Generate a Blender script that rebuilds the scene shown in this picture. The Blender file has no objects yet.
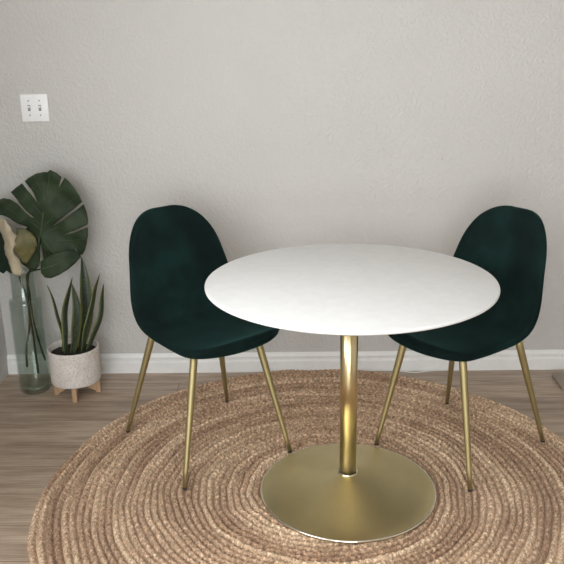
import bpy, bmesh, math, random
import numpy as np
from mathutils import Vector, Matrix, noise, geometry
random.seed(4)
PI = math.pi
C = bpy.context.scene.collection
sc = bpy.context.scene

# ------------------------------------------------------------------ helpers
def link(name, me, m, parent=None, smooth=True):
    o = bpy.data.objects.new(name, me)
    C.objects.link(o)
    if m: me.materials.append(m)
    if smooth:
        me.polygons.foreach_set('use_smooth', [True] * len(me.polygons))
    if parent: o.parent = parent
    return o

def obj(name, bm, m, parent=None, smooth=True):
    me = bpy.data.meshes.new(name)
    bmesh.ops.recalc_face_normals(bm, faces=bm.faces[:])
    bm.to_mesh(me); bm.free()
    return link(name, me, m, parent, smooth)

def tag(o, label=None, cat=None, group=None, kind=None):
    if label: o['label'] = label
    if cat: o['category'] = cat
    if group: o['group'] = group
    if kind: o['kind'] = kind
    return o

def thing(name, label, cat, loc=(0, 0, 0), rotz=0.0, group=None):
    o = bpy.data.objects.new(name, None)
    C.objects.link(o)
    o.empty_display_size = .05
    o.location = loc; o.rotation_euler = (0, 0, rotz)
    return tag(o, label, cat, group)

def box(bm, lo, hi, bev=0.0, seg=2):
    r = bmesh.ops.create_cube(bm, size=1)
    for v in r['verts']:
        v.co = Vector([(lo[i] + hi[i]) / 2 + v.co[i] * (hi[i] - lo[i]) for i in range(3)])
    if bev:
        es = list({e for v in r['verts'] for e in v.link_edges})
        bmesh.ops.bevel(bm, geom=es, offset=bev, segments=seg, affect='EDGES', profile=.5)
    return bm

def lathe(bm, prof, n=64, cx=0, cy=0, closed=False):
    rings = []
    for r, z in prof:
        if r < 1e-6: rings.append([bm.verts.new((cx, cy, z))])
        else: rings.append([bm.verts.new((cx + r * math.cos(2 * PI * k / n), cy + r * math.sin(2 * PI * k / n), z)) for k in range(n)])
    pairs = list(zip(rings[:-1], rings[1:]))
    if closed: pairs.append((rings[-1], rings[0]))
    for a, b in pairs:
        for k in range(n):
            k2 = (k + 1) % n
            if len(a) == 1 and len(b) == 1: continue
            if len(a) == 1: bm.faces.new((a[0], b[k], b[k2]))
            elif len(b) == 1: bm.faces.new((a[k], b[0], a[k2]))
            else: bm.faces.new((a[k], b[k], b[k2], a[k2]))
    return bm

def tube(bm, pts, rad, n=12, cap=True):
    pts = [Vector(p) for p in pts]
    if not hasattr(rad, '__len__'): rad = [rad] * len(pts)
    ref = None; rings = []
    for i, p in enumerate(pts):
        d = (pts[min(i + 1, len(pts) - 1)] - pts[max(i - 1, 0)])
        if d.length < 1e-9: d = Vector((0, 0, 1))
        d.normalize()
        if ref is None:
            ref = d.cross(Vector((0, 0, 1)))
            if ref.length < 1e-3: ref = Vector((1, 0, 0))
        ref = (ref - d * ref.dot(d)).normalized()
        b = d.cross(ref)
        rings.append([bm.verts.new(p + (ref * math.cos(2 * PI * k / n) + b * math.sin(2 * PI * k / n)) * rad[i]) for k in range(n)])
    for a, b in zip(rings[:-1], rings[1:]):
        for k in range(n):
            bm.faces.new((a[k], a[(k + 1) % n], b[(k + 1) % n], b[k]))
    if cap:
        bm.faces.new(rings[0][::-1]); bm.faces.new(rings[-1])
    return bm

def spline(pts, n):
    """Catmull-Rom through pts, n samples."""
    P = [Vector(p) for p in pts]
    P = [P[0] * 2 - P[1]] + P + [P[-1] * 2 - P[-2]]
    out = []; m = len(P) - 3
    for i in range(n):
        t = i / (n - 1) * m; k = min(int(t), m - 1); t -= k
        a, b, c, d = P[k:k + 4]
        out.append(.5 * ((2 * b) + (c - a) * t + (2 * a - 5 * b + 4 * c - d) * t * t + (3 * b - a - 3 * c + d) * t ** 3))
    return out

# ------------------------------------------------------------------ materials
class NT:
    def __init__(s, name):
        s.m = bpy.data.materials.new(name); s.m.use_nodes = True
        s.t = s.m.node_tree; s.b = s.t.nodes['Principled BSDF']
    def n(s, typ, **kw):
        nd = s.t.nodes.new(typ)
        for k, v in kw.items():
            if k in nd.inputs: nd.inputs[k].default_value = v
            else: setattr(nd, k, v)
        return nd
    def l(s, a, b): s.t.links.new(a, b)
    def set(s, **kw):
        for k, v in kw.items(): s.b.inputs[k.replace('_', ' ')].default_value = v
        return s
    def ramp(s, fac, stops, interp='LINEAR'):
        r = s.n('ShaderNodeValToRGB'); r.color_ramp.interpolation = interp
        e = r.color_ramp.elements
        while len(e) < len(stops): e.new(.5)
        for q, (p, c) in zip(e, stops): q.position = p; q.color = (*c, 1)
        s.l(fac, r.inputs[0]); return r.outputs[0]
    def coord(s, scale=(1, 1, 1), out='Object'):
        tc = s.n('ShaderNodeTexCoord'); mp = s.n('ShaderNodeMapping')
        mp.inputs['Scale'].default_value = scale
        s.l(tc.outputs[out], mp.inputs[0]); return mp.outputs[0]
    def noise(s, vec, scale, detail=4, rough=.55):
        nd = s.n('ShaderNodeTexNoise'); nd.inputs['Scale'].default_value = scale
        nd.inputs['Detail'].default_value = detail; nd.inputs['Roughness'].default_value = rough
        s.l(vec, nd.inputs['Vector']); return nd.outputs['Fac']
    def bump(s, h, strength, dist):
        b = s.n('ShaderNodeBump'); b.inputs['Strength'].default_value = strength; b.inputs['Distance'].default_value = dist
        s.l(h, b.inputs['Height']); s.l(b.outputs[0], s.b.inputs['Normal'])
    def mix(s, fac, a, b, blend='MIX'):
        m = s.n('ShaderNodeMix', data_type='RGBA', blend_type=blend)
        for i, v in ((0, fac), (6, a), (7, b)):
            if isinstance(v, (int, float)): m.inputs[i].default_value = v
            elif isinstance(v, tuple): m.inputs[i].default_value = (*v, 1)
            else: s.l(v, m.inputs[i])
        return m.outputs[2]
    def color(s, sock): s.l(sock, s.b.inputs['Base Color'])

def simple(name, col, rough=.5, metal=0.0, **kw):
    t = NT(name); t.set(Base_Color=(*col, 1), Roughness=rough, Metallic=metal, **kw)
    v = t.coord(); f = t.noise(v, 30, 3)
    t.color(t.mix(.12, col, t.ramp(f, [(.3, tuple(c * .75 for c in col)), (.7, tuple(min(1, c * 1.2) for c in col))])))
    return t

def m_wall():
    t = NT('wall_paint'); t.set(Roughness=.62)
    v = t.coord()
    f = t.noise(v, 2.0, 3)
    t.color(t.ramp(f, [(.3, (.545, .525, .498)), (.7, (.57, .55, .522))]))
    w = t.noise(v, 85, 2, .5)
    h = t.ramp(w, [(.38, (0, 0, 0)), (.62, (1, 1, 1))])
    t.bump(h, .55, .0028)
    return t.m

def m_floor():
    t = NT('laminate_planks'); t.set(Roughness=.42)
    tc = t.coord()
    br = t.n('ShaderNodeTexBrick')
    br.offset = .37; br.squash = 1
    for k, v in (('Scale', 1.0), ('Mortar Size', .0012), ('Mortar Smooth', .1), ('Brick Width', 1.9), ('Row Height', .178), ('Bias', 0)):
        br.inputs[k].default_value = v
    br.inputs['Color1'].default_value = (0, 0, 0, 1); br.inputs['Color2'].default_value = (1, 1, 1, 1); br.inputs['Mortar'].default_value = (.5, .5, .5, 1)
    t.l(tc, br.inputs['Vector'])
    # per-plank offset of the grain
    add = t.n('ShaderNodeVectorMath', operation='MULTIPLY_ADD')
    t.l(br.outputs['Color'], add.inputs[0]); add.inputs[1].default_value = (7, 3, 5); t.l(tc, add.inputs[2])
    mp = t.n('ShaderNodeMapping'); mp.inputs['Scale'].default_value = (1.6, 15, 1); t.l(add.outputs[0], mp.inputs[0])
    g = t.noise(mp.outputs[0], 2.2, 7, .62)
    mp2 = t.n('ShaderNodeMapping'); mp2.inputs['Scale'].default_value = (3, 90, 1); t.l(add.outputs[0], mp2.inputs[0])
    g2 = t.noise(mp2.outputs[0], 2.0, 4, .6)
    col = t.ramp(g, [(.28, (.27, .192, .137)), (.48, (.435, .335, .252)), (.72, (.58, .47, .37))])
    fine = t.ramp(g2, [(.3, (.72, .70, .68)), (.65, (1.05, 1.05, 1.05))])
    col = t.mix(1.0, col, fine, 'MULTIPLY')
    tone = t.ramp(br.outputs['Color'], [(0, (.84, .83, .82)), (1, (1.08, 1.07, 1.06))])
    col = t.mix(1.0, col, tone, 'MULTIPLY')
    col = t.mix(br.outputs['Fac'], col, (.12, .085, .06))
    t.color(col)
    t.bump(g2, .12, .002)
    return t.m

def m_rug():
    t = NT('braided_jute'); t.set(Roughness=.95, Sheen_Weight=.15)
    uv = t.n('ShaderNodeUVMap'); uv.uv_map = 'braid'
    mp = t.n('ShaderNodeMapping'); mp.inputs['Scale'].default_value = (1, 1, 1); t.l(uv.outputs[0], mp.inputs[0])
    oc = t.coord()
    big = t.noise(oc, 3.2, 3)
    mp2 = t.n('ShaderNodeMapping'); mp2.inputs['Scale'].default_value = (2.4, 1.6, 1); t.l(uv.outputs[0], mp2.inputs[0])
    fine = t.noise(oc, 190, 5, .7)
    strand = t.noise(mp2.outputs[0], 1.0, 3, .6)          # strand tones along each braid
    sx = t.n('ShaderNodeSeparateXYZ'); t.l(uv.outputs[0], sx.inputs[0])
    fl = t.n('ShaderNodeMath', operation='FLOOR'); t.l(sx.outputs[0], fl.inputs[0])
    cv = t.n('ShaderNodeCombineXYZ'); t.l(fl.outputs[0], cv.inputs[0])
    pv = t.n('ShaderNodeVectorMath', operation='MULTIPLY_ADD'); t.l(oc, pv.inputs[0]); pv.inputs[1].default_value = (.9, .9, .9); t.l(cv.outputs[0], pv.inputs[2])
    ring = t.noise(pv.outputs[0], 1.73, 1, .5)             # tone of the whole braid
    col = t.ramp(ring, [(.32, (.38, .262, .182)), (.5, (.51, .378, .272)), (.66, (.68, .545, .41))])
    col = t.mix(1.0, col, t.ramp(strand, [(.3, (.50, .45, .40)), (.5, (1.0, .97, .94)), (.66, (1.6, 1.58, 1.56))]), 'MULTIPLY')
    col = t.mix(1.0, col, t.ramp(big, [(.3, (.86, .80, .74)), (.7, (1.1, 1.08, 1.05))]), 'MULTIPLY')
    col = t.mix(1.0, col, t.ramp(fine, [(.33, (.46, .40, .35)), (.64, (1.34, 1.33, 1.30))]), 'MULTIPLY')
    t.color(col)
    t.bump(fine, .7, .003)
    return t.m

def m_brass(name, col, rough, brushed=False):
    t = NT(name); t.set(Metallic=1.0, Roughness=rough)
    v = t.coord()
    f = t.noise(v, 9, 3)
    t.color(t.ramp(f, [(.3, tuple(c * .95 for c in col)), (.7, tuple(c * 1.04 for c in col))]))
    if brushed:
        t.set(Anisotropic=.5)
        tg = t.n('ShaderNodeTangent'); tg.direction_type = 'RADIAL'; tg.axis = 'Z'
        t.l(tg.outputs[0], t.b.inputs['Tangent'])
    return t.m

def m_velvet():
    t = NT('green_velvet'); t.set(Roughness=.85, Sheen_Weight=.27, Sheen_Roughness=.34)
    t.b.inputs['Sheen Tint'].default_value = (.11, .37, .34, 1)
    t.b.inputs['Specular IOR Level'].default_value = .12
    v = t.coord((1, 1, .8))
    f = t.noise(v, 7.5, 5, .62)
    t.color(t.ramp(f, [(.32, (.0026, .0075, .0068)), (.52, (.004, .0138, .0120)), (.72, (.0062, .024, .0215))]))
    f2 = t.noise(v, 900, 2)
    t.bump(f2, .25, .0008)
    return t.m

def m_leaf(name, dark, light, rough=.6):
    t = NT(name); t.set(Roughness=rough); t.b.inputs['Specular IOR Level'].default_value = .25
    v = t.coord(); f = t.noise(v, 14, 4)
    t.color(t.ramp(f, [(.3, dark), (.7, light)]))
    f2 = t.noise(v, 40, 2); t.bump(f2, .25, .004)
    return t.m

def m_snake():
    t = NT('snake_leaf'); t.set(Roughness=.4)
    uv = t.n('ShaderNodeUVMap'); uv.uv_map = 'blade'
    sx = t.n('ShaderNodeSeparateXYZ'); t.l(uv.outputs[0], sx.inputs[0])
    mp = t.n('ShaderNodeMapping'); mp.inputs['Scale'].default_value = (2.2, 26, 1); t.l(uv.outputs[0], mp.inputs[0])
    f = t.noise(mp.outputs[0], 1.2, 4, .6)
    c = t.ramp(f, [(.38, (.009, .016, .008)), (.62, (.034, .052, .025))])
    edge = t.ramp(sx.outputs[0], [(.0, (1, 1, 1)), (.12, (1, 1, 1)), (.2, (0, 0, 0)), (.84, (0, 0, 0)), (.94, (.8, .8, .8))])
    t.color(t.mix(edge, c, (.15, .17, .045)))
    return t.m

def m_pot():
    t = NT('speckled_ceramic'); t.set(Roughness=.75)
    v = t.coord()
    vo = t.n('ShaderNodeTexVoronoi'); vo.inputs['Scale'].default_value = 150; t.l(v, vo.inputs['Vector'])
    f = t.noise(v, 18, 3)
    base = t.ramp(f, [(.3, (.66, .60, .55)), (.7, (.74, .69, .64))])
    sp = t.ramp(vo.outputs['Distance'], [(.14, (.45, .39, .35)), (.38, (1, 1, 1))])
    t.color(t.mix(1.0, base, sp, 'MULTIPLY'))
    t.bump(vo.outputs['Distance'], .5, .003)
    return t.m

def m_wood():
    t = NT('light_wood'); t.set(Roughness=.5)
    v = t.coord((30, 30, 4)); f = t.noise(v, 1.5, 5, .6)
    t.color(t.ramp(f, [(.3, (.36, .215, .115)), (.7, (.52, .34, .20))]))
    return t.m

def m_glass():
    t = NT('green_glass'); t.t.nodes.remove(t.b)
    out = next(n for n in t.t.nodes if n.type == 'OUTPUT_MATERIAL')
    v = t.coord(); f = t.noise(v, 7, 2)
    tr = t.n('ShaderNodeBsdfTransparent'); t.l(t.ramp(f, [(.3, (.835, .868, .845)), (.7, (.88, .905, .885))]), tr.inputs[0])
    gl = t.n('ShaderNodeBsdfGlossy'); gl.inputs['Roughness'].default_value = .03; gl.inputs['Color'].default_value = (.9, .95, .93, 1)
    fr = t.n('ShaderNodeFresnel'); ge = t.n('ShaderNodeNewGeometry')      # same reflectance for both faces of a thin wall
    mr = t.n('ShaderNodeMapRange'); t.l(ge.outputs['Backfacing'], mr.inputs[0])
    mr.inputs[3].default_value = 1.6; mr.inputs[4].default_value = 1 / 1.6; t.l(mr.outputs[0], fr.inputs[0])
    mx = t.n('ShaderNodeMixShader'); t.l(fr.outputs[0], mx.inputs[0]); t.l(tr.outputs[0], mx.inputs[1]); t.l(gl.outputs[0], mx.inputs[2])
    t.l(mx.outputs[0], out.inputs[0])
    return t.m

WALL = m_wall(); FLOOR = m_floor(); RUG = m_rug(); VELVET = m_velvet()
TRIM = simple('white_trim', (.80, .79, .765), .4).m
CEIL = simple('ceiling_paint', (.80, .79, .77), .8).m
TOP = simple('white_tabletop', (.83, .825, .81), .5).m
PLATE = simple('white_plastic', (.88, .87, .86), .35).m
SLOT = simple('toggle_shadow_gap', (.30, .29, .31), .6).m  # shade of the toggle gap, put into the colour of a raised strip
SCREW = simple('painted_screw', (.45, .44, .46), .4, .6).m
BRASS = m_brass('brushed_brass', (.76, .66, .37), .40, True)
POLE = m_brass('satin_brass', (.72, .60, .35), .28)
RIM = m_brass('polished_rim', (.86, .82, .70), .12)
LEGM = m_brass('gold_leg', (.42, .35, .18), .55)
CAP = simple('black_foot', (.012, .011, .010), .6).m
LEAF = m_leaf('monstera_green', (.009, .019, .007), (.036, .056, .024))
LEAFD = m_leaf('monstera_dark', (.006, .014, .009), (.014, .030, .016))
VEIN = m_leaf('monstera_vein', (.05, .085, .04), (.07, .11, .05))
PALE = m_leaf('dry_leaf_edge', (.36, .30, .20), (.52, .45, .33), .6)
YEL = m_leaf('yellowing_leaf', (.040, .048, .014), (.21, .175, .075), .5)
STEM = m_leaf('monstera_stem', (.014, .026, .012), (.035, .055, .022))
SNAKE = m_snake(); POT = m_pot(); WOOD = m_wood(); GLASS = m_glass()
SOIL = simple('potting_soil', (.020, .015, .011), .95).m
CORD = simple('white_cord', (.70, .69, .66), .5).m
MAT = simple('taupe_mat', (.33, .27, .215), .85).m

# ------------------------------------------------------------------ setting
XL, XR, YF, YB, ZC = -1.53, 2.7, 1.019, -4.2, 2.55
def struct(name, bm, m, smooth=False):
    return tag(obj(name, bm, m, None, smooth), kind='structure')
T = .12
struct('floor', box(bmesh.new(), (XL - T, YB - T, -.1), (XR + T, YF + T, 0)), FLOOR)
struct('wall_back', box(bmesh.new(), (XL - T, YF, 0), (XR + T, YF + T, ZC)), WALL)
struct('wall_right', box(bmesh.new(), (XR, YB, 0), (XR + T, YF, ZC)), WALL)
struct('ceiling', box(bmesh.new(), (XL - T, YB - T, ZC), (XR + T, YF + T, ZC + .1)), CEIL)
# left wall with a window opening, rear wall with an added, unseen opening shaped for the light (daylight comes in through both)
WY0, WY1, WZ0, WZ1 = -2.75, -.75, .86, 2.2
bm = bmesh.new()
box(bm, (XL - T, YB, 0), (XL, WY0, ZC)); box(bm, (XL - T, WY1, 0), (XL, YF, ZC))
box(bm, (XL - T, WY0, 0), (XL, WY1, WZ0)); box(bm, (XL - T, WY0, WZ1), (XL, WY1, ZC))
struct('wall_left', bm, WALL)
DX0, DX1, DZ0, DZ = -1.45, .55, .38, 2.3
bm = bmesh.new()
box(bm, (XL - T, YB - T, 0), (DX0, YB, ZC)); box(bm, (DX1, YB - T, 0), (XR + T, YB, ZC)); box(bm, (DX0, YB - T, DZ), (DX1, YB, ZC)); box(bm, (DX0, YB - T, 0), (DX1, YB, DZ0))
struct('wall_rear', bm, WALL)
bm = bmesh.new()
f = .05
box(bm, (XL - T, WY0, WZ0), (XL + .02, WY0 + f, WZ1)); box(bm, (XL - T, WY1 - f, WZ0), (XL + .02, WY1, WZ1))
box(bm, (XL - T, WY0 + f, WZ0), (XL + .02, WY1 - f, WZ0 + f)); box(bm, (XL - T, WY0 + f, WZ1 - f), (XL + .02, WY1 - f, WZ1))
struct('window_1', bm, TRIM)
# profiled baseboard along the back wall
prof = [(0, 0), (.017, 0), (.017, .052), (.015, .056), (.010, .060), (.010, .070), (.013, .074), (.013, .078), (.008, .088), (.005, .094), (0, .094)]
bm = bmesh.new()
ra = [bm.verts.new((XL, YF - d, z)) for d, z in prof]; rb = [bm.verts.new((XR, YF - d, z)) for d, z in prof]
for i in range(len(prof) - 1): bm.faces.new((ra[i], ra[i + 1], rb[i + 1], rb[i]))
bm.faces.new(ra); bm.faces.new(rb[::-1])
struct('baseboard_back', bm, TRIM)

# ------------------------------------------------------------------ braided rug (real braided relief)
RUGZ = .014
def make_rug(R=.978, pitch=.0225, cx=-.075, cy=.036):
    nr_per, ntheta = 10, 1600
    nring = int(round(R / pitch)); pitch = R / nring
    rs = np.linspace(.004, R, nring * nr_per + 1)
    th = np.linspace(0, 2 * PI, ntheta, endpoint=False)
    Rg, Th = np.meshgrid(rs, th, indexing='ij')
    wob = (.0042 * np.sin(3 * Th + 9 * Rg) + .0032 * np.sin(7 * Th - 17 * Rg + 1) + .002 * np.sin(17 * Th + 31 * Rg)) * np.clip(Rg / .2, 0, 1)
    wv = Rg / pitch
    k = np.clip(np.floor(wv - 1e-6), 0, nring - 1); v = (wv - k) * 2 - 1
    rk = (k + .5) * pitch
    ns = np.maximum(6, np.round(2 * PI * rk / .022))
    u = Th / (2 * PI) * ns + k * .37
    body = np.sqrt(np.clip(1 - (np.abs(v) / .80) ** 2, 0, 1))
    strand = np.abs(np.sin(PI * (u + .42 * np.abs(v) * np.sign(v)) + np.where(v > 0, PI / 2, 0)))
    z = RUGZ * (.015 + .60 * body + .36 * body * strand)
    rng = np.random.default_rng(3)
    lift = rng.normal(0, .0007, nring)[k.astype(int)]
    z = np.minimum(z + lift * body, RUGZ - .0003)
    z[-1, :] = .0005
    X = cx + (Rg + wob) * np.cos(Th); Y = cy + (Rg + wob) * np.sin(Th)
    Y = np.minimum(Y, YF - .016)
    nR = len(rs)
    co = np.stack([X, Y, z], -1).reshape(-1, 3)
    i = np.arange(nR - 1)[:, None] * ntheta; j = np.arange(ntheta)[None, :]; j2 = (j + 1) % ntheta
    q = np.stack([i + j, i + ntheta + j, i + ntheta + j2, i + j2], -1).reshape(-1, 4)
    me = bpy.data.meshes.new('round_rug')
    me.vertices.add(len(co)); me.vertices.foreach_set('co', co.ravel())
    me.loops.add(q.size); me.loops.foreach_set('vertex_index', q.ravel().astype(np.int32))
    me.polygons.add(len(q)); me.polygons.foreach_set('loop_start', np.arange(len(q)) * 4); me.polygons.foreach_set('loop_total', np.full(len(q), 4))
    me.update(calc_edges=True)
    uvl = me.uv_layers.new(name='braid')
    # u: arc length along the braid in braid units, v: ring number
    vi = q.ravel()
    U = (np.clip(v / 2 + .5, .01, .99) + k).reshape(-1)[vi]; V = (Th * rk / .02).reshape(-1)[vi]
    uvl.data.foreach_set('uv', np.stack([U, V], -1).ravel())
    return link('round_rug', me, RUG)
tag(make_rug(), 'large round braided jute rug under the table and both chairs', 'rug')

# ------------------------------------------------------------------ pedestal table
TR_, TT = .452, .762
tb = thing('pedestal_table', 'round white table on a brass trumpet pedestal', 'table', (0, 0, RUGZ))
H = TT - RUGZ
bm = bmesh.new()
lathe(bm, [(0, H), (TR_ - .004, H), (TR_ - .001, H - .0015), (TR_, H - .005), (TR_ - .001, H - .009), (TR_ - .006, H - .012),
           (TR_ - .05, H - .020), (TR_ - .10, H - .024), (0, H - .024)], 160)
obj('tabletop', bm, TOP, tb)
bm = bmesh.new(); lathe(bm, [(0, .055), (.0285, .055), (.0285, H - .026), (0, H - .026)], 48); o = obj('post', bm, POLE, tb)
bm = bmesh.new(); lathe(bm, [(.028, H - .040), (.11, H - .032), (.12, H - .024), (.028, H - .024)], 64, closed=True); obj('mounting_plate', bm, POLE, tb)
bm = bmesh.new()
BR = .298
lathe(bm, [(BR - .004, .0075), (BR - .012, .010), (.26, .0155), (.21, .0235), (.16, .033), (.11, .044), (.07, .0545), (.045, .062), (.034, .066), (.029, .0675), (.0, .0675)], 160)
obj('base', bm, BRASS, tb)
bm = bmesh.new(); lathe(bm, [(BR - .006, 0), (BR - .001, 0), (BR, .002), (BR, .006), (BR - .002, .008), (BR - .006, .0085)], 160, closed=True)
tag(obj('base_rim', bm, RIM, tb), 'pale polished rim edge')
bm = bmesh.new(); lathe(bm, [(.0286, .066), (.0345, .066), (.0345, .0705), (.032, .0725), (.0286, .0725)], 48, closed=True); obj('collar', bm, RIM, tb)

# ------------------------------------------------------------------ velvet chairs
def bspline(c, n):
    c = np.array(c); k = len(c); deg = 3
    kn = np.r_[[0] * deg, np.linspace(0, 1, k - deg + 1), [1] * deg]; tt = np.linspace(0, 1 - 1e-9, n)
    B = [((tt >= kn[i]) & (tt < kn[i + 1])).astype(float) for i in range(len(kn) - 1)]
    for d in range(1, deg + 1):
        nb = []
        for i in range(len(kn) - 1 - d):
            a = (tt - kn[i]) / (kn[i + d] - kn[i]) * B[i] if kn[i + d] > kn[i] else 0 * tt
            b = (kn[i + d + 1] - tt) / (kn[i + d + 1] - kn[i + 1]) * B[i + 1] if kn[i + d + 1] > kn[i + 1] else 0 * tt
            nb.append(a + b)
        B = nb
    return np.stack(B, 1) @ c
Q = [0.2332, 0.470, 0.165, 0.432, -0.0575, 0.445, -0.1859, 0.4762, -0.2153, 0.7518, -0.3043, 0.8686]
WID = [0.2022, 0.2032, 0.214, 0.2401, 0.1898, 0.1711]          # half widths, front lip to top
CUR = [0.012, 0.016, 0.016, 0.0209]                        # how far the edges curl towards the sitter
AF, AB, MF, MB = 0.13, 0.184, 2.11, 2.33
TH = .018
def shell_grid(ns=90, nt=41):
    fine = bspline(np.array(Q).reshape(6, 2), 800)
    L = np.r_[0, np.cumsum(np.hypot(*np.diff(fine, axis=0).T))]; Tt = L[-1]
    a = np.linspace(0, PI, ns); s = .6 * (1 - np.cos(a)) / 2 + .4 * a / PI; l = s * Tt
    dd = np.gradient(fine, axis=0); dd /= np.hypot(dd[:, 0], dd[:, 1])[:, None]
    Cc = np.stack([np.interp(l, L, fine[:, 0]), np.interp(l, L, fine[:, 1])], 1)
    d = np.stack([np.interp(l, L, dd[:, 0]), np.interp(l, L, dd[:, 1])], 1); d /= np.hypot(d[:, 0], d[:, 1])[:, None]
    n = np.stack([d[:, 1], -d[:, 0]], 1)
    Wf = bspline(np.stack([np.array([0, .2, .4, .6, .8, 1.]), WID], 1), 400); W = np.interp(s, Wf[:, 0], Wf[:, 1])
    Cf = bspline(np.stack([np.linspace(0, 1, 4), CUR], 1), 400); Cu = np.interp(s, Cf[:, 0], Cf[:, 1])
    def er(x, a_, m): x = np.clip(1 - x / a_, 0, 1); return (1 - x ** m) ** (1 / m)
    W = W * np.maximum(er(l, AF, MF) * er(Tt - l, AB, MB), .02)
    b = np.linspace(-PI / 2, PI / 2, nt); t = .5 * np.sin(b) + .5 * b / (PI / 2)
    curl = (Cu * np.minimum(1, W / .15))[:, None] * np.abs(t)[None, :] ** 2.2
    X = Cc[:, 0:1] + n[:, 0:1] * curl; Z = Cc[:, 1:2] + n[:, 1:2] * curl; Y = W[:, None] * t[None, :]
    # thickness: soft roll at the edge
    et = np.sqrt(np.clip(1 - np.abs(t) ** 9, 0, 1))[None, :]
    ends = np.minimum(1, np.minimum(l, Tt - l) / .03); ee = np.sqrt(np.clip(1 - (1 - ends) ** 2, 0, 1))[:, None]
    off = TH * (.22 + .78 * et * ee)
    crown = .010 * (1 - t[None, :] ** 2) * ee          # upholstery crown on the sitter's side
    fr = np.stack([X + n[:, 0:1] * (off + crown), Y, Z + n[:, 1:2] * (off + crown)], -1)
    bk = np.stack([X - n[:, 0:1] * off, Y, Z - n[:, 1:2] * off], -1)
    mid = np.stack([X, Y * 1.004, Z], -1)
    return fr, bk, mid
def shell_mesh():
    fr, bk, mid = shell_grid(); ns, nt = fr.shape[:2]
    bm = bmesh.new()
    A = [[bm.verts.new(fr[i, j]) for j in range(nt)] for i in range(ns)]
    B = [[bm.verts.new(bk[i, j]) for j in range(nt)] for i in range(ns)]
    for i in range(ns - 1):
        for j in range(nt - 1):
            bm.faces.new((A[i][j], A[i + 1][j], A[i + 1][j + 1], A[i][j + 1]))
            bm.faces.new((B[i][j], B[i][j + 1], B[i + 1][j + 1], B[i + 1][j]))
        for j in (0, nt - 1): bm.faces.new((A[i][j], B[i][j], B[i + 1][j], A[i + 1][j]))
    for j in range(nt - 1):
        for i in (0, ns - 1): bm.faces.new((A[i][j], A[i][j + 1], B[i][j + 1], B[i][j]))
    loop = [mid[i, 0] for i in range(ns)] + [mid[ns - 1, j] for j in range(1, nt)] + [mid[i, nt - 1] for i in range(ns - 2, -1, -1)] + [mid[0, j] for j in range(nt - 2, 0, -1)]
    return bm, loop
def leg_bm(top, foot, r0=.0135, r1=.0078):
    top, foot = Vector(top), Vector(foot)
    bm = bmesh.new(); pts = [foot.lerp(top, k / 8) for k in range(9)]
    tube(bm, pts, [r1 + (r0 - r1) * min(1, k / 8 * 1.25) for k in range(9)], 20)
    return bm
CH = {}
def make_chair(label, x, y, ang, feet, mount):
    t = thing('dining_chair', label, 'chair', (x, y, RUGZ), ang, 'green velvet chairs at the round table')
    bm, loop = shell_mesh()
    obj('upholstered_shell', bm, VELVET, t)
    pb = bmesh.new(); tube(pb, [Vector(p) for p in loop] + [Vector(loop[0])], .0027, 8, False)
    bmesh.ops.remove_doubles(pb, verts=pb.verts[:], dist=.0002)
    obj('piping', pb, VELVET, t)
    c, s = math.cos(ang), math.sin(ang)
    for (fx, fy), (tx, ty, tz) in zip(feet, ((-.135, .135, .452), (-.135, -.135, .452), (.150, .125, .462), (.150, -.125, .462))):
        mc, ms = math.cos(mount[2]), math.sin(mount[2])
        wx, wy = mount[0] + tx * mc - ty * ms - x, mount[1] + tx * ms + ty * mc - y
        tx, ty = wx * c + wy * s, -wx * s + wy * c
        dx, dy = fx - x, fy - y
        lf = Vector((dx * c + dy * s, -dx * s + dy * c, .006)); tp = Vector((tx, ty, tz))
        lg = obj('leg', leg_bm(tp, lf), LEGM, t)
        d = (tp - lf).normalized(); fb = bmesh.new()
        lathe(fb, [(0, 0), (.0078, 0), (.0083, .001), (.0083, .006), (0, .006)], 16)
        fc = obj('foot_cap', fb, CAP, lg); fc.location = (lf.x, lf.y, 0)
    return t
make_chair('dark green velvet chair left of the table, beside the snake plant, seat facing right', -.4791, .3299, -.8464,
           [(-.4682, .6693), (-.8385, .4100), (-.198, .2467), (-.5575, .0044)], (-.510, .362, -.927))
make_chair('dark green velvet chair right of the table, its seat tucked partly under the white top', .3997, .2899, 3.718,
           [(.7597, .3117), (.4617, .6346), (.4134, -.0144), (.1302, .2976)], (.4300, .308, 3.808))

# ------------------------------------------------------------------ glass vase
VX, VY = -1.346, .838
bm = bmesh.new()
outer = [(0, 0), (.060, 0), (.065, .004), (.068, .014), (.068, .418), (.0665, .427), (.063, .431), (.054, .432), (.050, .436), (.0495, .535), (.052, .550), (.056, .556)]
inner = [(.054, .556), (.0495, .549), (.0465, .535), (.0465, .434), (.050, .428), (.061, .4265), (.0625, .418), (.0628, .030), (.055, .021), (.0, .017)]
lathe(bm, outer + inner, 64)
v = obj('glass_vase', bm, GLASS); v.location = (VX, VY, 0)
tag(v, 'tall clear green-tinted glass vase on the floor in the corner', 'vase')

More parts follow.
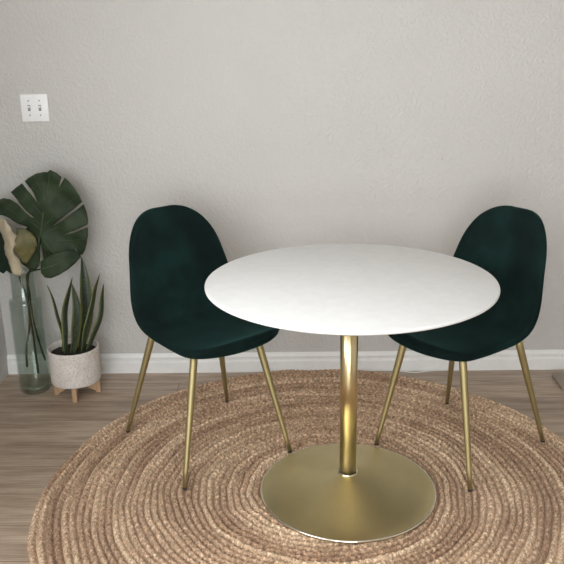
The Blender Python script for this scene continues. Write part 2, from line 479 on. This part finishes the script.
# ------------------------------------------------------------------ monstera cuttings
AX, AZ = -1.232, .731
def W2(cx, cy):      # leaf outline sketch units -> metres in the leaf's own upright plane
    px, py = cx / 4.7 - 42, 72 - cy / 4.7
    return (.00424 * px + .00047 * py, .0042 * py + .0003 * px)
def leaf_mesh(outline, depth, m, name, parent, cuts=2, thick=.0012):
    P = [Vector(W2(*q)) for q in outline]; n0 = len(P)
    def inside(x, z):
        c = False
        for i in range(n0):
            a, b = P[i], P[i - 1]
            if (a.y > z) != (b.y > z) and x < (b.x - a.x) * (z - a.y) / (b.y - a.y) + a.x: c = not c
        return c
    pts = []; edges = []
    for i in range(n0):                                  # boundary, resampled
        a, b = P[i], P[(i + 1) % n0]; k = max(1, int((b - a).length / .008))
        pts += [a.lerp(b, j / k) for j in range(k)]
    nb = len(pts); edges = [(i, (i + 1) % nb) for i in range(nb)]
    xs = [p.x for p in P]; zs = [p.y for p in P]; g = .009
    for i in range(int((max(xs) - min(xs)) / g) + 1):
        for j in range(int((max(zs) - min(zs)) / g) + 1):
            x, z = min(xs) + (i + .5 * (j % 2)) * g, min(zs) + j * g
            if inside(x, z) and min((Vector((x, z)) - q).length for q in pts[:nb]) > .004: pts.append(Vector((x, z)))
    vo, _, fo, *_r = geometry.delaunay_2d_cdt(pts, edges, [], 1, 1e-6)
    bm = bmesh.new(); vs = [bm.verts.new((q.x, 0, q.y)) for q in vo]
    for f in fo:
        c = sum((vo[i] for i in f), Vector((0, 0))) / len(f)
        if inside(c.x, c.y): bm.faces.new([vs[i] for i in f])
    for vv in bm.verts: vv.co.y = depth(vv.co.x, vv.co.z)
    o = obj(name, bm, m, parent)
    md = o.modifiers.new('thick', 'SOLIDIFY'); md.thickness = thick; md.offset = 0
    return o
def vein_mesh(lines, depth, parent, r=.0021, name='vein'):
    for k, ln in enumerate(lines):
        pts = spline([(a, depth(a, b) - .0015, b) for a, b in (W2(*q) for q in ln)], 14)
        bm = bmesh.new(); rr = r * (1.5 if k == 0 else .75)
        tube(bm, pts, [rr * (1 - .75 * i / 13) for i in range(14)], 8)
        obj('midrib' if k == 0 else 'side_vein', bm, VEIN, parent)
def stem(pts, rad, parent, m=STEM):
    P = spline(pts, 40); bm = bmesh.new()
    n = len(P); tube(bm, P, [rad[0] + (rad[1] - rad[0]) * i / (n - 1) for i in range(n)], 10)
    return obj('stem', bm, m, parent)
LY = .822
# big leaf
A = [(235, 50), (264, 66), (288, 88), (278, 118), (270, 142), (288, 116), (302, 92), (328, 118), (350, 148), (370, 180), (383, 212), (340, 246), (290, 280), (244, 316),
     (300, 288), (350, 254), (390, 224), (402, 262), (410, 298), (411, 322), (375, 335), (330, 349), (300, 362), (345, 354), (380, 344), (412, 336), (416, 375), (411, 412), (400, 448),
     (388, 468), (368, 450), (355, 430), (362, 462), (368, 488), (340, 515), (300, 536), (262, 548), (232, 542), (214, 520), (207, 500), (203, 425), (199, 372), (196, 352),
     (193, 382), (191, 440), (188, 500), (168, 522), (140, 515), (106, 480), (90, 430), (90, 380), (104, 336), (130, 308), (90, 288), (50, 262), (10, 244), (-40, 240), (-70, 226), (-60, 192), (-20, 170), (22, 162), (48, 171), (82, 199), (120, 234), (150, 262), (164, 268), (150, 250), (118, 222),
     (90, 196), (74, 170), (54, 137), (78, 118), (106, 100), (124, 134), (150, 166), (180, 196), (160, 160), (136, 124), (118, 92), (132, 80), (168, 62), (206, 58), (222, 60)]
def dA(x, z):
    # folds along the midrib, tip leaning back, lobes drooping forward
    mid = x - .1 * z
    return .05 * z + .06 * abs(mid) ** 1.15 * (1 if mid > 0 else .2) + .008 * math.sin(38 * (z + .8 * abs(mid))) - .008
st = thing('monstera_cutting', 'large split monstera leaf on a stem in the vase, tip pointing up', 'plant', (AX, LY, AZ), 0, 'monstera cuttings in the glass vase')
lf = leaf_mesh(A, dA, LEAF, 'leaf', st)
vein_mesh([[(196, 352), (205, 250), (220, 150), (234, 56)], [(198, 330), (250, 268), (310, 215), (365, 180)], [(202, 270), (240, 200), (290, 140)], [(197, 345), (270, 322), (400, 270)],
           [(197, 352), (280, 385), (410, 390)], [(198, 356), (260, 440), (350, 490)], [(204, 262), (170, 215), (95, 120)], [(214, 190), (190, 140), (160, 75)], [(198, 330), (140, 280), (20, 205)]], dA, lf)
def loc(o, p): return (p[0] - o.location.x, p[1] - o.location.y, p[2] - o.location.z)
a0 = W2(196, 352)
stem([loc(st, (VX + .008, VY + .03, .065)), loc(st, (VX + .012, VY + .016, .22)), loc(st, (VX + .016, VY - .004, .40)), loc(st, (VX + .030, VY - .012, .53)), (a0[0] - .03, dA(a0[0], a0[1]) + .03, a0[1] - .08), (a0[0], dA(*a0) + .003, a0[1])], (.0052, .0036), st)
# left leaf, dark face to the camera with a curled dry edge
B = [(-90, 270), (-40, 255), (6, 258), (22, 300), (40, 350), (52, 400), (70, 450), (92, 495), (108, 516), (84, 508), (66, 520), (40, 506), (20, 522), (-6, 508), (-24, 516), (-50, 500), (-90, 450), (-110, 360)]
E1 = [(2, 244), (28, 250), (50, 247), (66, 270), (82, 284), (90, 312), (104, 330), (96, 352), (100, 372), (90, 392), (96, 412), (104, 428), (112, 446), (118, 470), (130, 490), (128, 510), (122, 526), (106, 514), (96, 512), (84, 496), (76, 478), (62, 462), (58, 440), (44, 420), (46, 404), (38, 384), (40, 366), (28, 344), (26, 322), (12, 290)]
E2 = [(98, 298), (130, 306), (160, 328), (184, 360), (190, 392), (176, 424), (158, 452), (140, 476), (122, 470), (108, 444), (94, 412), (90, 372), (96, 332)]
dB = lambda x, z: -.050 - .25 * (x + .12)
dE = lambda x, z: -.062 - .2 * (x + .12) - .016 * math.sin(60 * (x + .14)) - .006 * math.sin(70 * z)
dY = lambda x, z: -.060 + .3 * (x + .10) + .01 * math.sin(40 * z)
st = thing('monstera_cutting', 'monstera leaf with a curled pale dry edge, leaning left out of the vase', 'plant', (AX, LY, AZ), 0, 'monstera cuttings in the glass vase')
lb = leaf_mesh(B, lambda x, z: -.03 + .02 * math.sin(20 * x), LEAFD, 'leaf', st)
tag(leaf_mesh(E1, dE, PALE, 'curled_edge', lb), 'pale cream dry edge')
tag(leaf_mesh(E2, dY, YEL, 'yellow_lobe', lb), 'yellowing lobe')
b0 = W2(92, 490)
stem([loc(st, (VX - .023, VY - .012, .115)), loc(st, (VX - .016, VY - .012, .20)), loc(st, (VX + .012, VY - .010, .32)), loc(st, (VX + .012, VY - .010, .44)), loc(st, (VX - .006, VY - .012, .53)), (b0[0], -.012, b0[1] + .01)], (.0048, .0036), st)
# low leaf, hanging over the vase on the right
Cc = [(206, 470), (236, 448), (280, 432), (322, 426), (356, 432), (384, 448), (388, 470), (368, 494), (338, 518), (300, 538), (262, 551), (232, 546), (212, 524)]
dC = lambda x, z: -.062 + .6 * (x - .04) ** 2 * 4 + .10 * (z + .2)
st = thing('monstera_cutting', 'small drooping monstera leaf, lowest in the vase, above the snake plant', 'plant', (AX, LY, AZ), 0, 'monstera cuttings in the glass vase')
lc = leaf_mesh(Cc, dC, LEAF, 'leaf', st)
vein_mesh([[(208, 505), (270, 490), (370, 462)]], dC, lc)
c0 = W2(208, 505)
stem([loc(st, (VX + .056, VY + .004, .140)), loc(st, (VX + .044, VY + .002, .20)), loc(st, (VX + .024, VY + .008, .32)), loc(st, (VX + .022, VY + .006, .45)), loc(st, (VX + .022, VY + .002, .54)), (c0[0], dC(*c0) + .003, c0[1])], (.0048, .0034), st)

# ------------------------------------------------------------------ snake plant and its stand
PX, PY, PZ = -1.144, .797, .064
stand = thing('plant_stand', 'small light-wood cross stand under the white pot', 'plant stand', (PX, PY, 0), math.radians(8))
for k in range(4):
    a = -PI / 2 + k * PI / 2
    lg = bmesh.new(); box(lg, (.080, -.0105, 0), (.101, .0105, PZ - .0005), .002)
    o = obj('leg', lg, WOOD, stand, False); o.rotation_euler = (0, 0, a)
for k in range(2):
    br = bmesh.new()
    prof_ = [(-.0805, PZ), (.0805, PZ), (.0805, .008), (.066, .014), (.048, .026), (.02, .038), (-.02, .038), (-.048, .026), (-.066, .014), (-.0805, .008)]
    if k: prof_ = [(u, z - 0.0) for u, z in prof_]
    f0 = [br.verts.new((u, -.007, z)) for u, z in prof_]; f1 = [br.verts.new((u, .007, z)) for u, z in prof_]
    br.faces.new(f0); br.faces.new(f1[::-1])
    for i in range(len(prof_)):
        j = (i + 1) % len(prof_); br.faces.new((f0[i], f1[i], f1[j], f0[j]))
    o = obj('crossbar', br, WOOD, stand, False); o.rotation_euler = (0, 0, k * PI / 2)
pl = thing('potted_snake_plant', 'snake plant in a speckled white ceramic pot between vase and left chair', 'plant', (PX, PY, PZ), 0)
bm = bmesh.new()
lathe(bm, [(0, 0), (.098, 0), (.1055, .004), (.108, .012), (.1095, .150), (.1095, .157), (.107, .160), (.104, .159), (.1025, .155), (.101, .02), (0, .015)], 80)
obj('pot', bm, POT, pl)
bm = bmesh.new(); lathe(bm, [(0, .139), (.05, .136), (.102, .131), (.102, .122), (0, .122)], 40)
for vv in bm.verts: vv.co.z += .005 * noise.noise(vv.co * 60) if vv.co.z > .125 else 0
obj('soil', bm, SOIL, pl)
def blade(base, tip, w, bend, twist, m=SNAKE, wtop=.12, fold=.25):
    """A sword-shaped leaf from base to tip (plant coordinates), with thickness and a channel."""
    b, t = Vector(base), Vector(tip); n = 22; me_b = bmesh.new(); uvl = me_b.loops.layers.uv.new('blade')
    ax = (t - b).normalized(); side0 = Vector((math.cos(twist[0]), math.sin(twist[0]), 0)); rows = []
    for i in range(n + 1):
        s = i / n; c = b.lerp(t, s) + Vector(bend) * math.sin(PI * s) + Vector((.0035 * math.sin(9 * s + 7 * w * 100), .003 * math.cos(8 * s + w * 300), 0)) * s * (1 - s) * 4
        tw = twist[0] + (twist[1] - twist[0]) * s
        sd = Vector((math.cos(tw), math.sin(tw), 0)); sd = (sd - ax * sd.dot(ax)).normalized(); nr = ax.cross(sd)
        ww = w * (.55 + .45 * min(1, s / .35)) * (1 - max(0, (s - .5) / .5) ** 2.2 * (1 - wtop * .2)) / 2 + .0006
        row = []
        for k in range(7):
            q = k / 6 * 2 - 1
            row.append(me_b.verts.new(c + sd * (ww * q) + nr * (fold * ww * q * q) ))
        rows.append(row)
    for i in range(n):
        for k in range(6):
            f = me_b.faces.new((rows[i][k], rows[i][k + 1], rows[i + 1][k + 1], rows[i + 1][k]))
            for lp, (kk, ii) in zip(f.loops, ((k, i), (k + 1, i), (k + 1, i + 1), (k, i + 1))): lp[uvl].uv = (kk / 6, ii / n)
    o = obj('leaf', me_b, m, pl)
    md = o.modifiers.new('thick', 'SOLIDIFY'); md.thickness = .0028; md.offset = 0
    return o
zs = .130
blade((-.045, -.005, zs), (-.082, -.005, .440), .017, (.020, 0, -.01), (.9, 1.3))
blade((-.026, -.025, zs), (.030, -.012, .475), .026, (-.018, 0, 0), (.5, .8))
blade((.000, -.030, zs), (.034, -.030, .452), .038, (.020, 0, 0), (-.15, .2))
blade((.024, .030, zs), (.056, .066, .545), .052, (.022, 0, 0), (.1, -.1))
blade((.040, -.010, zs), (.146, -.004, .487), .022, (-.006, 0, 0), (.5, .8))
blade((.056, .005, zs), (.156, .006, .440), .022, (.014, 0, -.01), (.3, .5))

# ------------------------------------------------------------------ light switch
sw = thing('light_switch', 'white double toggle switch plate on the wall above the monstera', 'switch', (-1.270, YF, 1.2253))
bm = bmesh.new(); box(bm, (-.0585, -.007, -.0575), (.0585, 0, .0575), .003, 3); obj('plate', bm, PLATE, sw)
for sx in (-.023, .023):
    bm = bmesh.new(); box(bm, (sx - .0055, -.0082, -.0125), (sx + .0055, -.0068, .0125)); tag(obj('toggle_gap_shade', bm, SLOT, sw, False), 'grey strip standing for the shaded gap round the toggle')
    bm = bmesh.new(); box(bm, (sx - .0045, -.019, .001), (sx + .0045, -.007, .0085), .0015); o = obj('toggle', bm, PLATE, sw)
    for sz in (-.030, .030):
        bm = bmesh.new(); lathe(bm, [(0, 0), (.0038, 0), (.0036, .0012), (0, .0018)], 16)
        o = obj('screw', bm, SCREW, sw); o.location = (sx, -.0068, sz); o.rotation_euler = (PI / 2, 0, 0)

# ------------------------------------------------------------------ cord and mat behind the right chair
bm = bmesh.new()
tube(bm, spline([(.29, 1.000, .0035), (.33, .990, .0035), (.38, .976, .0035), (.42, .984, .0035), (.47, .997, .0035), (.54, .999, .0035), (.62, .9995, .0035)], 60), .0034, 8)
tag(obj('power_cord', bm, CORD), 'thin white cord lying along the baseboard behind the right chair', 'cord')
bm = bmesh.new(); box(bm, (.993, .77, 0), (1.45, .928, .022), .009, 3)
o = obj('floor_mat', bm, MAT); tag(o, 'taupe mat on the wood floor at the far right edge', 'mat')

# ------------------------------------------------------------------ daylight
w = bpy.data.worlds.new('daylight'); sc.world = w; w.use_nodes = True
nt = w.node_tree; bg = nt.nodes['Background']
bg.inputs[0].default_value = (.93, .97, 1.0, 1); bg.inputs[1].default_value = 4.7
def portal(name, loc, rot, sx, sy):
    l = bpy.data.lights.new(name, 'AREA'); l.shape = 'RECTANGLE'; l.size = sx; l.size_y = sy; l.cycles.is_portal = True
    o = bpy.data.objects.new(name, l); C.objects.link(o); o.location = loc; o.rotation_euler = rot
    return o
portal('window_daylight', (XL - T / 2, (WY0 + WY1) / 2, (WZ0 + WZ1) / 2), (0, -PI / 2, 0), WZ1 - WZ0, WY1 - WY0)
portal('rear_daylight', ((DX0 + DX1) / 2, YB - T / 2, (DZ0 + DZ) / 2), (PI / 2, 0, 0), DX1 - DX0, DZ - DZ0)

# ------------------------------------------------------------------ camera
cam = bpy.data.cameras.new('camera'); co = bpy.data.objects.new('camera', cam); C.objects.link(co)
r = Vector((.9997765, .0141983, -.0156623)); u = Vector((.0107030, .2989463, .9542099)); f = Vector((-.0182303, .9541643, -.2987275))
M = Matrix((r, u, -f)).transposed().to_4x4(); M.translation = (-.16903, -2.24728, 1.45982)
co.matrix_world = M
cam.sensor_width = 36; cam.lens = 753.69 / 564 * 36; cam.clip_start = .02
sc.camera = co
sc.view_settings.view_transform = 'Standard'; sc.view_settings.look = 'None'
sc.view_settings.gamma = 1; sc.view_settings.use_curve_mapping = False
sc.view_settings.exposure = 0.9
